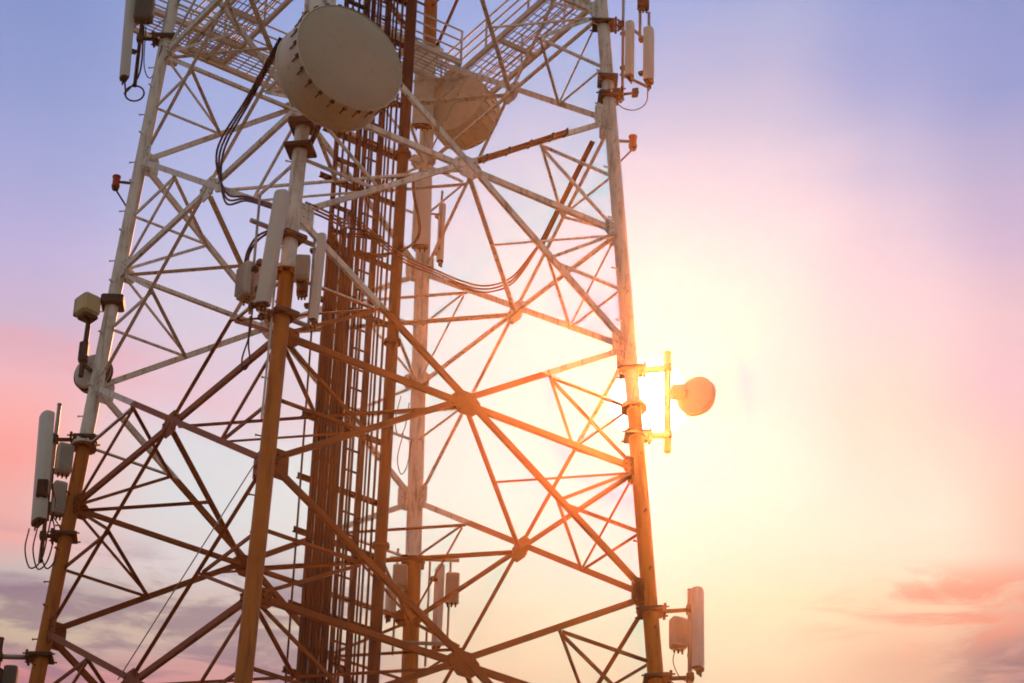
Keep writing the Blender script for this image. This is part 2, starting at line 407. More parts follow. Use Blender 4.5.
redundants = []
def bar(name, p, q, w, t, n, parent=tower):
    mb = MB(); mb.angle(p, q, w, t, n); return mb.build(name, M_TOWER, parent)
for a, b in FACES:
    n = fnorm(a, b)
    for l0 in range(-4, 14, 2):
        lm, l1 = l0 + 1, l0 + 2
        big = .078 if l0 < 6 else .11
        da = (DIRS[b] - DIRS[a]).normalized()
        e = .10
        def shrink(p, q, s=e):
            d = (q - p).normalized(); return p + d * s, q - d * s
        for (p, q, off) in ((leg(a, l0), leg(b, l1), .035), (leg(a, l1), leg(b, l0), -.012)):
            if (a, b, l0, off) == ('N', 'R', -4 + 2, .035): continue     # left out above the dish, as on the real tower
            p, q = shrink(p, q)
            bar('diagonal_brace', p + n * off, q + n * off, big, .012, n if off > 0 else -n)
        p, q = shrink(leg(a, lm), leg(b, lm))
        bar('horizontal_brace', p + n * .012, q + n * .012, .080, .012, n)
        if l0 < 8:
            # gusset where the braces cross, and at the leg nodes
            c = cent(a, b, lm) + n * .013; u = da; v = UP
            s1 = .20
            pts = [c + u * (x * s1) + v * (y * s1) for x, y in ((-1, -.28), (-.45, -.8), (.45, -.8), (1, -.28), (1, .28), (.45, .8), (-.45, .8), (-1, .28))]
            gp = MB().plate(pts, n, .016)
            for bx in (-.72, -.45, .45, .72):
                for by in (-.28, .28):
                    q = c + u * (bx * s1) + v * (by * s1 * (1 if abs(bx) > .6 else 1.9)); gp.tube(q - n * .03, q + n * .03, .016, .016, 6)
            gp.build('gusset_plate', M_TOWER, tower)
            for (k, sg) in ((a, 1), (b, -1)):
                for l in (lm, l1):
                    c = leg(k, l) + n * .0135
                    hgt, wd = (.12, .24) if l == lm else (.19, .27)
                    pts = [c + u * (sg * x) + v * y for x, y in ((.06, -hgt), (wd - .05, -hgt), (wd, -hgt * .6), (wd, hgt * .6), (wd - .05, hgt), (.06, hgt))]
                    gp = MB().plate(pts, n, .015)
                    for bx in (.13, .20):
                        for by in (-.6, 0, .6):
                            q = c + u * (sg * bx) + v * (by * hgt); gp.tube(q - n * .03, q + n * .03, .015, .015, 6)
                    gp.build('gusset_plate', M_TOWER, tower)
        if l0 < 8:
            for (k, o) in ((a, b), (b, a)):
                for (lv, lh) in ((l0, l0 + .5), (l1, l0 + 1.5)):
                    m = (leg(k, lv) + cent(a, b, lm)) / 2
                    for tgt in (leg(k, lm), leg(k, lh)):
                        p, q = shrink(m, tgt, .06)
                        redundants.append((p - n * .02, q - n * .02, .046 if tgt.z == zl(lm) else .042, n, l0))
# hip braces that tie the two faces together at each leg, and the plan bracing
for k, (f1, f2) in {'N': (('L', 'N'), ('N', 'R')), 'R': (('N', 'R'), ('R', 'B')), 'B': (('R', 'B'), ('B', 'L')), 'L': (('B', 'L'), ('L', 'N'))}.items():
    for l0 in range(-4, 8, 2):
        lm = l0 + 1
        for lv in (l0, l0 + 2):
            m1 = (leg(k, lv) + cent(*f1, lm)) / 2; m2 = (leg(k, lv) + cent(*f2, lm)) / 2
            redundants.append((m1, m2, .042, UP, l0))
        c1, c2 = cent(*f1, lm), cent(*f2, lm)
        d = (c2 - c1).normalized()
        bar('plan_brace', c1 + d * .1 - UP * .03, c2 - d * .1 - UP * .03, .062, .010, UP)
        mid = (c1 + c2) / 2; q = leg(k, lm); d = (q - mid).normalized()
        bar('corner_tie', mid - UP * .045, q - d * .12 - UP * .045, .046, .008, UP)
def apparent(r):
    mid = (r[0] + r[1]) / 2; c = cam.matrix_world.translation
    inside = zl(6.3) < mid.z < zl(-1.6)
    return (0 if inside else 1, (mid - c).length / max(.1, (r[0] - r[1]).length))
redundants.sort(key=apparent)
for p, q, w, n, _ in redundants[:100]:
    bar('secondary_brace', p, q, w, .008, n)
mb = MB()
for p, q, w, n, _ in redundants[100:]: mb.angle(p, q, w, .008, n)
o = mb.build('secondary_brace', M_TOWER, tower); o['kind'] = 'stuff'

# ------------------------------------------------------------------ climbing mast and cable ladder in the middle
U = Vector((1, 1, 0)).normalized()              # the ladder plane is parallel to the near right face
CP = lambda s, z, d=0: U * (s / .833) + Vector((U.y, -U.x, 0)) * d + UP * z
LZ0, LZ1 = 2.0, 33.6
mast = thing('mast_pipe', 'thick red brown vertical pipe running up the middle of the tower', 'pipe', CP(.40, LZ0))
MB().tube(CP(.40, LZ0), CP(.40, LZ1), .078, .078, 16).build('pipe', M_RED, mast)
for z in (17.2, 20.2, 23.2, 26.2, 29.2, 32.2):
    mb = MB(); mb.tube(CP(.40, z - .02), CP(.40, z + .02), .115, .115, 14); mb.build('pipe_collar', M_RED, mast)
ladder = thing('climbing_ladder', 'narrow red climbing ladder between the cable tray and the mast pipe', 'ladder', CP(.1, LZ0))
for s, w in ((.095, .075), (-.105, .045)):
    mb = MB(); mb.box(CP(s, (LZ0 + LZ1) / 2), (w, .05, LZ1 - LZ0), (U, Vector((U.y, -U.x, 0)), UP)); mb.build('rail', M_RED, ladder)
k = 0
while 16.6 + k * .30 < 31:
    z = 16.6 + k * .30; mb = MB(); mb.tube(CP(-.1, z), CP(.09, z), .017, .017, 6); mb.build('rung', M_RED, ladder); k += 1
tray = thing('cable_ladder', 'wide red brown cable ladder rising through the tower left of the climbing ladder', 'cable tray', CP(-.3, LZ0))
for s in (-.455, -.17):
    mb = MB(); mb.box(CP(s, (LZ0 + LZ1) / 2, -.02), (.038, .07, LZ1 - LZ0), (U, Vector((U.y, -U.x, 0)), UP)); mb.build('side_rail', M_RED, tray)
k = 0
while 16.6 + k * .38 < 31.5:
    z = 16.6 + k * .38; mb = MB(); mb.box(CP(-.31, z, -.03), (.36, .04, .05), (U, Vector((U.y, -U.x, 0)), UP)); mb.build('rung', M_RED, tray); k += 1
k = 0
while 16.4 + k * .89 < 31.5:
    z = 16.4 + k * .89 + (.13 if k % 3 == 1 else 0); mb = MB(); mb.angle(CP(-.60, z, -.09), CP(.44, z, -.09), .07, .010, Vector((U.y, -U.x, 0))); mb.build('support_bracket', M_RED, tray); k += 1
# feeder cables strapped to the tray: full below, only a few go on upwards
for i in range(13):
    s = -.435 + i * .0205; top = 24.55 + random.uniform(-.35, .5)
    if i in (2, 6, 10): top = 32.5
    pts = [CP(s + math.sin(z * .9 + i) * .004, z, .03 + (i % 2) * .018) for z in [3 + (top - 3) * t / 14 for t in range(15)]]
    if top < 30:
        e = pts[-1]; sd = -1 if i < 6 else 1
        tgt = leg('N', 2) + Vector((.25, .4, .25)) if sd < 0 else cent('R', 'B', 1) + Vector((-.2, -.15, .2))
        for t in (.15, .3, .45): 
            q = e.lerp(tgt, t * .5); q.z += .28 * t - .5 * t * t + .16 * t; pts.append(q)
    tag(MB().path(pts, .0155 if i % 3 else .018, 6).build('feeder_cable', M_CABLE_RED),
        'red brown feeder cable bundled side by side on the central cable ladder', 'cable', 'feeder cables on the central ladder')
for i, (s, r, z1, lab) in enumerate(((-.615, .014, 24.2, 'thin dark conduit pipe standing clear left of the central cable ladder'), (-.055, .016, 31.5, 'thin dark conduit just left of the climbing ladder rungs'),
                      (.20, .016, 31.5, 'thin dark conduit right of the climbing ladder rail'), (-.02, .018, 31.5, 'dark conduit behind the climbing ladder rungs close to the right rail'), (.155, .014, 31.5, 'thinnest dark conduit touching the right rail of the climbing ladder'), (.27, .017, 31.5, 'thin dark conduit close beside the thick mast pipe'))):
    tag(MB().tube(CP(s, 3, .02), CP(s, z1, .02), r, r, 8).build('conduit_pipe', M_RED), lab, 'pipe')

# ------------------------------------------------------------------ service walkways with railings near the top
WZ = 29.40
def strip(name, label, a, b, off0, off1, t0, t1, rails=(True, True), rail_t=None):
    n = fnorm(a, b); A, B = axis(a, WZ), axis(b, WZ); d = (B - A); L = d.length; d = d / L
    pt = lambda t, off, z=0: A + d * (t * L) + n * off + UP * z
    th = thing(name, label, 'walkway', pt((t0 + t1) / 2, (off0 + off1) / 2), 'walkways round the tower top')
    ln = (t1 - t0) * L; wd = off1 - off0
    mb = MB()                                     # open bar grating
    k = int(wd / .075)
    for i in range(k + 1): mb.box(pt((t0 + t1) / 2, off0 + .02 + (wd - .04) * i / k), (ln, .008, .018), (d, n, UP))
    c = int(ln / .16)
    for i in range(c + 1): mb.box(pt(t0 + (t1 - t0) * i / c, (off0 + off1) / 2, .012), (.012, wd - .02, .012), (d, n, UP))
    mb.build('floor_grating', M_GRATE, th)
    for off in (off0, off1):
        MB().box(pt((t0 + t1) / 2, off, -.03), (ln, .05, .085), (d, n, UP)).build('edge_beam', M_PLAT, th)
    m = max(2, int(ln / 1.1))
    for i in range(m + 1):
        MB().box(pt(t0 + (t1 - t0) * i / m, (off0 + off1) / 2, -.055), (.05, wd - .06, .07), (d, n, UP)).build('cross_beam', M_PLAT, th)
    for on, off in zip(rails, (off0 + .01, off1 - .01)):
        if not on: continue
        gr = MB(); H = .56
        for h in (.20, .38, .56): gr.tube(pt(t0, off, h), pt(t1, off, h), .015, .015, 7)
        m = max(2, int(ln / 1.0))
        for i in range(m + 1): gr.tube(pt(t0 + (t1 - t0) * i / m, off, 0.03), pt(t0 + (t1 - t0) * i / m, off, H), .017, .017, 7)
        gr.build('guard_rail', M_PLAT, th)
    return th
strip('walkway', 'grating walkway with railings along the back right face behind the brown dish', 'B', 'R', .20, .85, .03, 1.05)
strip('walkway', 'grating walkway with railings along the back left face beside the big pale dish', 'L', 'B', .85, 1.42, .0, .88)
strip('walkway', 'short grating walkway crossing the tower inside its near left face', 'L', 'N', -1.52, -.88, -.31, .5)
strip('walkway', 'short railed walkway behind the mast pipe next to the back leg', 'L', 'B', -.75, -.2, .62, 1.02)

# ------------------------------------------------------------------ antennas and mounts
def frame_to(d):
    d = Vector((d[0], d[1], 0)).normalized(); return Vector((-d.y, d.x, 0)), d, UP
def panel(label, top, bot, w, dep, face, mat=M_RADOME, group='panel antennas on the tower'):
    """tall radome with rounded front, end caps, cable sockets and two brackets; top/bot are the end points of its axis"""
    top, bot = Vector(top), Vector(bot)
    z = (top - bot).normalized(); fd = Vector((face[0], face[1], 0)); fd = (fd - z * fd.dot(z)).normalized(); x = fd.cross(z)
    t = thing('panel_antenna', label, 'antenna', bot, group)
    def sec(c, sc=1.0):
        out = []
        for k in range(7):
            an = math.pi * k / 6; out.append((math.cos(an) * w / 2, dep * .15 + math.sin(an) * dep * .35))
        out += [(-w / 2, -dep / 2), (w / 2, -dep / 2)]
        return [c + x * (a * sc) + fd * (b * sc) for a, b in out]
    mb = MB(); L = (top - bot).length
    mb.ring_loft([sec(bot, .96), sec(bot + z * .02), sec(top - z * .03), sec(top, .85)], True, True); mb.build('radome', mat, t)
    mb = MB(); mb.ring_loft([sec(bot - z * .028, .9), sec(bot - z * .001, .98)], True, False); mb.build('end_cap', M_DARK, t)
    for k in (-.28, .0, .28):
        mb = MB(); q = bot + x * (w * k) - z * .028; mb.tube(q, q - z * .07, .013, .011, 8); mb.build('cable_socket', M_DARK, t)
    for h in (.18, .82):
        mb = MB(); mb.box(bot + z * (L * h) - fd * (dep / 2 + .045), (.07, .09, .05), (x, fd, z), .006); mb.build('bracket', M_DARK, t)
    return t
def radio(label, c, size, face, mat=M_BOX, group='remote radio boxes on the tower'):
    x, y, z = frame_to(face); c = Vector(c); t = thing('radio_unit', label, 'radio box', c - UP * size[2] / 2, group)
    MB().box(c, size, (x, y, z), .018).build('housing', mat, t)
    mb = MB()
    for i in range(7): mb.box(c + x * (size[0] * (-.42 + .14 * i)) + y * (size[1] / 2 + .012), (.008, .026, size[2] * .82), (x, y, z))
    mb.build('cooling_fins', mat, t)
    for i in (-1, 0, 1):
        q = c + x * (i * size[0] * .28) - z * size[2] / 2; mb = MB(); mb.tube(q, q - UP * .06, .015, .012, 8); mb.build('cable_socket', M_DARK, t)
    MB().box(c + z * (size[2] / 2 + .012) , (size[0] * .5, .03, .024), (x, y, z)).build('handle', M_DARK, t)
    return t
def mount(label, pipe, arms, clamps, r=.03, mat=M_STEEL, arm_mat=M_DARK, group='antenna mounting frames'):
    """pipe = list of (bottom, top); arms = list of (leg, z, end point)"""
    t = thing('antenna_mount', label, 'antenna mount', pipe[0][0], group)
    for a, b in pipe:
        mb = MB(); mb.tube(a, b, r, r, 10); mb.tube(Vector(b), Vector(b) + UP * .012, r * 1.15, r * 1.15, 10); mb.build('pipe', mat, t)
    for n, z, e in arms:
        q = axis(n, z); e = Vector(e); d = (e - q).normalized()
        MB().tube(q + d * .09, e + d * .05, r * .95, r * .95, 10).build('arm', arm_mat, t)
        mb = MB(); mb.box(q, (.30, .28, .05), (d, d.cross(UP).normalized(), UP), .01)
        s = d.cross(UP).normalized()
        for k in (-1, 1):
            mb.tube(q + s * (.12 * k) - d * .18, q + s * (.12 * k) + d * .22, .012, .012, 6)
        mb.box(q + d * .17, (.035, .25, .11), (d, s, UP), .005); mb.build('leg_clamp', M_DARK, t)
        mb = MB(); mb.box(e, (.09, .10, .11), (d, s, UP), .012); mb.build('pipe_clamp', M_DARK, t)
    return t
def wire(label, pts, r=.012, mat=M_BLACK, group=None, name='cable', cat='cable'):
    pts = [Vector(p) for p in pts]; out = []
    ext = [pts[0] * 2 - pts[1]] + pts + [pts[-1] * 2 - pts[-2]]
    for i in range(1, len(ext) - 2):
        p0, p1, p2, p3 = ext[i - 1:i + 3]
        for k in range(8):
            t = k / 8; out.append(.5 * ((2 * p1) + (p2 - p0) * t + (2 * p0 - 5 * p1 + 4 * p2 - p3) * t * t + (3 * p1 - p0 - 3 * p2 + p3) * t ** 3))
    out.append(pts[-1])
    return tag(MB().path(out, r, 6).build(name, mat), label, cat, group)
def loop_pts(c, r, turns=1.0, x=RT, y=UP, start=-math.pi / 2, n=12):
    return [Vector(c) + x * (math.cos(start + 2 * math.pi * turns * k / n) * r) + y * (math.sin(start + 2 * math.pi * turns * k / n) * r) for k in range(n + 1)]
GJ = 'jumper cables at the antennas'
WARD = -RT

# --- upper left leg
zr = 28.3
mount('dark mount pipe on the upper left leg holding the slim panel antenna', [(F('L', -.36, 0, 27.45, zr), F('L', -.36, 0, 30.2, zr))],
      [('L', 28.28, F('L', -.36, 0, 28.28))], None, .028, M_DARK)
panel('slim grey panel antenna hanging from the upper left leg', F('L', -.60, -.02, 30.3, zr), F('L', -.52, -.02, 27.58, zr), .15, .12, WARD - FW * .5)
radio('dark grey radio box at the top of the upper left mount', F('L', -.34, -.05, 28.78, zr), (.26, .20, .44), -FW, M_GREYBOX)
wire('dark cable looping in a ring below the upper left panel antenna', [F('L', -.50, 0, 27.5, zr), F('L', -.47, 0, 27.3, zr)] + loop_pts(F('L', -.35, 0, 27.33, zr), .13, 1.0, start=math.pi, n=14) + [F('L', -.31, 0, 27.7, zr), F('L', -.33, 0, 28.5, zr)], .013, M_BLACK, GJ)
wire('thin cable sagging from the upper left radio box to the leg', [F('L', -.30, 0, 28.5, zr), F('L', -.26, 0, 27.8, zr), F('L', -.14, 0, 27.62, zr), F('L', -.03, -.1, 28.1, zr)], .008, M_BLACK, GJ)

def obstruction(label, lamp, n, z_arm, z_brace):
    t = thing('obstruction_light', label, 'warning light', lamp, 'red obstruction lights on the legs')
    lamp = Vector(lamp)
    MB().lathe(lamp, UP, [(-.10, .035), (-.095, .055), (-.06, .058), (-.055, .05), (.06, .05), (.065, .058), (.085, .058), (.095, .03)], 20).build('lens', M_LENS, t)
    MB().tube(lamp - UP * .13, lamp - UP * .10, .045, .05, 16).build('lamp_base', M_DARK, t)
    q = axis(n, z_arm); MB().tube(q, lamp - UP * .0, .02, .02, 8).build('arm', M_DARK, t)
    MB().tube(axis(n, z_brace), lamp - UP * .12, .013, .013, 8).build('stay', M_DARK, t)
obstruction('small red obstruction light on an arm beside the upper left leg', F('L', -.28, -.02, 25.85), 'L', 25.84, 25.35)
obstruction('small red obstruction light on an arm beside the upper right leg', F('R', .27, 0, 25.88), 'R', 25.88, 25.45)

# --- box and small dish on the left leg
zr = 23.5
t = thing('antenna_mount', 'dark bent arm on the left leg carrying a cream box and a small dish', 'antenna mount', F('L', -.27, -.05, 22.75, zr), 'antenna mounting frames')
MB().tube(F('L', .0, 0, 23.95, zr), F('L', -.25, -.05, 23.93, zr), .045, .04, 12).build('arm', M_DARK, t)
MB().tube(F('L', -.27, -.05, 22.75, zr), F('L', -.25, -.05, 23.62, zr), .035, .035, 12).build('pipe', M_DARK, t)
mb = MB(); mb.box(axis('L', 23.93), (.30, .28, .14), (RT, FW, UP), .02); mb.build('leg_clamp', M_DARK, t)
mb = MB(); mb.box(F('L', -.27, -.05, 23.12, zr), (.12, .12, .30), (RT, FW, UP), .02); mb.build('pipe_clamp', M_DARK, t)
t = thing('outdoor_radio', 'cream coloured cube shaped radio box on the dark arm of the left leg', 'radio box', F('L', -.29, -.1, 23.6, zr))
ax = (Vector((.78, -.62, 0)), Vector((.62, .78, 0)), UP)
MB().box(F('L', -.28, -.1, 23.80, zr), (.27, .27, .30), ax, .035).build('housing', M_CREAM, t)
MB().box(F('L', -.28, -.1, 23.80, zr) - ax[0] * .142, (.02, .24, .27), ax, .006).build('back_plate', M_DARK, t)
MB().box(F('L', -.26, -.1, 23.62, zr), (.2, .2, .05), ax, .01).build('base', M_DARK, t)
def dish(label, c, d, rad, depth, mats, group=None, rim=.012, back=None, bolts=0, bulge=.04, name='microwave_dish', ribs=0):
    """shrouded microwave dish: c = centre of the front face, d = pointing direction"""
    c = Vector(c); d = Vector(d).normalized(); t = thing(name, label, 'dish antenna', c - d * depth - UP * rad, group)
    back = depth * .35 if back is None else back
    MB().lathe(c, d, [(-depth - back, rad * .18), (-depth - back * .9, rad * .35), (-depth - back * .45, rad * .75), (-depth, rad * .99), (-depth + .02, rad * 1.0), (-.012, rad * 1.0)], 56).build('shroud', mats[0], t)
    MB().lathe(c, d, [(-.011, rad * .99), (bulge * .4, rad * .9), (bulge * .8, rad * .6), (bulge, rad * .25), (bulge, .001)], 56).build('radome', mats[1], t)
    MB().lathe(c, d, [(-.055, rad * 1.0), (-.055, rad * 1.0 + rim), (-.014, rad * 1.0 + rim), (.004, rad * 1.0), (-.014, rad * .985)], 56).build('rim', mats[2], t)
    MB().lathe(c, d, [(-depth - .005, rad * 1.0), (-depth - .005, rad + .012), (-depth + .03, rad + .012), (-depth + .03, rad * 1.0)], 56).build('rear_band', mats[2], t)
    n, b = ortho(d)
    for k in range(ribs):
        a = 2 * math.pi * k / ribs; u = n * math.cos(a) + b * math.sin(a)
        mb = MB(); mb.box(c + u * (rad + .006) - d * depth * .5, (.03, .022, depth * .96), (u, d.cross(u), d)); mb.build('rib', mats[0], t)
    for k in range(bolts):
        a = 2 * math.pi * k / bolts; u = n * math.cos(a) + b * math.sin(a)
        mb = MB(); q = c + u * (rad + .012); mb.tube(q - d * .02, q - d * .17, .009, .009, 6); mb.box(q - d * .035, (.035, .05, .05), (u, b * math.cos(a) - n * math.sin(a), d)); mb.build('clip', M_DARK, t)
    return t
t = dish('small white dish low on the left leg with a dark lower edge', F('L', -.17, .10, 22.92, zr), FW * -.90 - RT * .42, .255, .12, (M_RADOME, M_RADOME, M_DARK), bulge=.07)
mb = MB(); mb.tube(F('L', -.27, -.05, 22.95, zr), F('L', -.05, .02, 22.80, zr), .03, .03, 8); mb.build('mounting_strut', M_DARK, t)

# --- big panel cluster on the lower left leg
zr = 21.2
mount('steel mount pipe with two arms beside the lower left leg', [(F('L', -.34, 0, 20.05, zr), F('L', -.34, 0, 22.36, zr))],
      [('L', 21.84, F('L', -.34, 0, 21.84, zr)), ('L', 20.43, F('L', -.34, 0, 20.43, zr))], None, .028, M_STEEL)
panel('large pale grey panel antenna beside the lower left leg', F('L', -.49, -.06, 22.18, zr), F('L', -.425, -.06, 20.60, zr), .25, .14, WARD - FW * .6)
radio('grey radio box high behind the large panel on the lower left leg', F('L', -.19, -.03, 21.53, zr), (.20, .17, .42), -FW + RT * .4)
radio('slim tilted grey radio box low on the lower left mount', F('L', -.20, -.03, 20.95, zr), (.17, .15, .47), -FW + RT * .4)
radio('small dark radio box in the middle of the lower left mount', F('L', -.40, -.14, 21.02, zr), (.14, .12, .26), -FW, M_DARK)
for k, (a, b, c) in enumerate(((-.5, -.44, .10), (-.40, -.36, .13), (-.30, -.27, .09))):
    wire(('outer', 'middle', 'inner')[k] + ' black cable hanging in a loop under the lower left panel antenna',
         [F('L', a - .02, -.05, 20.5, zr), F('L', a - .04 + .0 * k, -.05, 20.2, zr), F('L', a + .05, -.05, 19.98 - c * .4, zr), F('L', b + .12, -.05, 20.06, zr), F('L', b + .16, -.04, 20.45, zr), F('L', -.26, -.04, 20.72, zr)], .010, M_BLACK, GJ)
for k in range(3):
    wire(('leftmost', 'middle', 'rightmost')[k] + ' of the short black cables between the boxes on the lower left mount',
         [F('L', -.42 + .06 * k, -.10, 21.35, zr), F('L', -.46 + .09 * k, -.14, 21.15 - .05 * k, zr), F('L', -.38 + .08 * k, -.12, 20.85, zr), F('L', -.33 + .04 * k, -.08, 20.6, zr)], .013, M_BLACK, GJ)

# --- bottom left mount
zr = 18.7
mount('grey arm and short pipe reaching left from the lowest part of the left leg', [(F('L', -.52, 0, 18.2, zr), F('L', -.52, 0, 18.98, zr))], [('L', 18.74, F('L', -.52, 0, 18.74, zr))], None, .034, M_DARK, M_STEEL)
radio('grey box below the arm at the bottom left', F('L', -.34, -.06, 18.40, zr), (.17, .16, .34), -FW, M_GREYBOX)
radio('dark square radio box at the far bottom left', F('L', -.52, -.12, 18.36, zr), (.20, .16, .28), -FW, M_DARK)

# --- cluster on the near leg
zr = 21.9
t = mount('cross bar frame with thin pipes round the near leg', [(F('N', -.38, -.18, 21.05, zr), F('N', -.38, -.18, 22.7, zr)), (F('N', .30, -.1, 20.9, zr), F('N', .30, -.1, 22.15, zr))], [], None, .017, M_STEEL)
for (a, b, nm) in ((F('N', -.46, -.22, 22.33, zr), F('N', .36, -.1, 21.95, zr), 'cross_bar'), (F('N', -.36, -.2, 21.16, zr), F('N', .40, -.1, 20.85, zr), 'cross_bar')):
    b = Vector((b.x, b.y, a.z)); 
    b = a + U * .86
    MB().tube(a, b, .03, .03, 10).build(nm, M_STEEL, t)
mb = MB(); mb.box(axis('N', 22.25), (.30, .30, .06), (U, Vector((-U.y, U.x, 0)), UP), .01); mb.build('leg_clamp', M_DARK, t); mb = MB(); mb.box(axis('N', 21.12), (.30, .30, .07), (U, Vector((-U.y, U.x, 0)), UP), .01); mb.build('leg_clamp', M_DARK, t)
panel('slender white panel antenna leaning in front of the near leg', F('N', -.115, -.30, 22.70, zr), F('N', -.235, -.30, 21.12, zr), .175, .11, -FW - RT * .35)
radio('pale radio box left of the leaning white panel on the near leg', F('N', -.44, -.08, 21.55, zr), (.23, .18, .46), -FW * .6 - RT)
radio('white radio box just right of the near leg', F('N', .185, -.12, 21.73, zr), (.17, .15, .34), -FW)
radio('rusty brown radio box under the white one right of the near leg', F('N', .20, -.12, 21.45, zr), (.13, .14, .17), -FW, M_RED)
panel('narrow pale panel antenna on the right of the near leg', F('N', .39, -.08, 22.25, zr), F('N', .36, -.08, 21.05, zr), .12, .09, RT - FW * .3)
for k, (dx, dz) in enumerate(((-.36, 21.15), (-.28, 21.2), (-.30, 21.38), (-.24, 21.0), (-.14, 21.05), (-.36, 21.65), (-.31, 21.75))):
    mb = MB(); mb.box(F('N', dx, -.2, dz, zr), (.07, .08, .07), (U, Vector((-U.y, U.x, 0)), UP), .01); mb.build('pipe_clamp', M_DARK, t)
for k in range(2):
    wire(('upper', 'lower')[k] + ' black cable arching into the pale radio box left of the near leg', [F('N', -.24, -.1, 22.28 - .03 * k, zr), F('N', -.38 + .015 * k, -.1, 22.18 - .05 * k, zr), F('N', -.47 + .02 * k, -.1, 21.98 - .03 * k, zr), F('N', -.50 + .03 * k, -.1, 21.75, zr)], .016, M_BLACK, GJ)
wire('dark cable hanging in a small loop below the frame on the near leg', [F('N', -.35, -.2, 21.1, zr), F('N', -.36, -.2, 20.75, zr), F('N', -.42, -.2, 20.42, zr), F('N', -.38, -.2, 20.28, zr), F('N', -.33, -.2, 20.40, zr), F('N', -.36, -.2, 20.62, zr), F('N', -.37, -.2, 21.0, zr)], .011, M_BLACK, GJ)
wire('white conduit running down the front of the near leg', [F('N', -.10, -.1, 22.6), F('N', -.115, -.1, 21.6), F('N', -.105, -.1, 20.6), F('N', -.10, -.1, 19.6)], .014, M_RADOME)
# big drum dish on the near leg
d1 = -FW * .85 + RT * .53
dc = F('N', .57, -.90, 24.40)
t = dish('big pale drum shaped dish near the tower top with clips round its rim', dc, d1, .72, .52, (M_DISH, M_DISHFACE, M_DISH), None, .014, .25, 26, .05, 'drum_dish')
MB().tube(F('N', .0, 0, 24.45), dc - d1.normalized() * .70, .07, .09, 12).build('mounting_strut', M_DARK, t)
mb = MB(); mb.box(axis('N', 24.0), (.30, .30, .10), None, .01); mb.build('leg_clamp', M_DARK, t); mb = MB(); mb.box(axis('N', 23.62), (.34, .34, .05), None, .01); mb.build('leg_clamp', M_DARK, t)
MB().tube(axis('N', 23.66) + RT * .1, dc - d1.normalized() * .66 - UP * .6, .035, .035, 10).build('mounting_strut', M_DARK, t)
# brown dish behind
d2 = FW * .88 + RT * .47
dish('brown dish seen from behind below the back right walkway', F('B', .62, .35, 29.02), d2, .50, .55, (M_BROWN, M_BROWN, M_BROWN), None, .02, .12, 0, .16, 'drum_dish', 22)

# --- upper right leg
zr = 27.3
t = mount('steel frame with a thick arm carrying two panels on the upper right leg', [(F('R', .23, -.02, 26.55, zr), F('R', .23, -.02, 29.6, zr)), (F('R', .58, 0, 26.75, zr), F('R', .58, 0, 28.05, zr)), (F('R', .46, .02, 27.6, zr), F('R', .46, .02, 29.4, zr))],
      [('R', 27.83, F('R', .20, 0, 27.83, zr)), ('R', 26.62, F('R', .40, 0, 26.70, zr))], None, .02, M_STEEL)
for a, b in ((F('R', .2, 0, 27.0, zr), F('R', .58, 0, 26.8, zr)), (F('R', .38, 0, 27.75, zr), F('R', .58, 0, 27.55, zr))):
    MB().tube(a, b, .022, .022, 8).build('cross_bar', M_STEEL, t)
for z in (26.88, 26.60):
    mb = MB(); mb.box(axis('R', z), (.27, .27, .08), (RT, FW, UP), .01); mb.build('leg_clamp', M_DARK, t)
panel('narrow cream panel antenna nearest the upper right leg', F('R', .33, -.03, 27.86, zr), F('R', .33, -.03, 26.95, zr), .13, .10, RT - FW * .5, M_DISH)
panel('wider cream panel antenna outermost on the upper right leg', F('R', .585, -.06, 27.74, zr), F('R', .585, -.06, 26.86, zr), .15, .12, RT - FW * .5, M_DISH)
radio('small dark radio box at the top of the upper right frame', F('R', .50, -.02, 28.22, zr), (.16, .12, .24), -FW, M_DARK)
wire('thin cable drooping under the upper right panels', [F('R', .10, -.05, 26.55, zr), F('R', .25, -.02, 26.42, zr), F('R', .42, 0, 26.42, zr), F('R', .55, 0, 26.55, zr), F('R', .57, -.04, 26.80, zr)], .008, M_BLACK, GJ)

# --- frame and dish against the sun
zr = 21.9
mount('square pipe frame on the right leg in front of the sun', [(F('R', .43, 0, 21.12, zr), F('R', .43, 0, 22.56, zr))],
      [('R', 22.28, F('R', .43, 0, 22.34, zr)), ('R', 21.33, F('R', .43, 0, 21.36, zr))], None, .046, M_STEEL, M_STEEL)
t = dish('small round dish on the pipe frame to the right of the sun', F('R', .82, .05, 21.94, zr), RT * .55 + FW * .85, .245, .10, (M_BACKLIT, M_BACKLIT, M_BACKLIT), bulge=.10)
MB().tube(F('R', .43, 0, 22.0, zr), F('R', .68, .0, 21.97, zr), .04, .05, 10).build('mounting_strut', M_STEEL, t)
MB().lathe(F('R', .52, -.02, 21.98, zr), RT, [(-.05, .04), (-.04, .10), (.10, .11), (.12, .05)], 18).build('radio_housing', M_BOX, t)

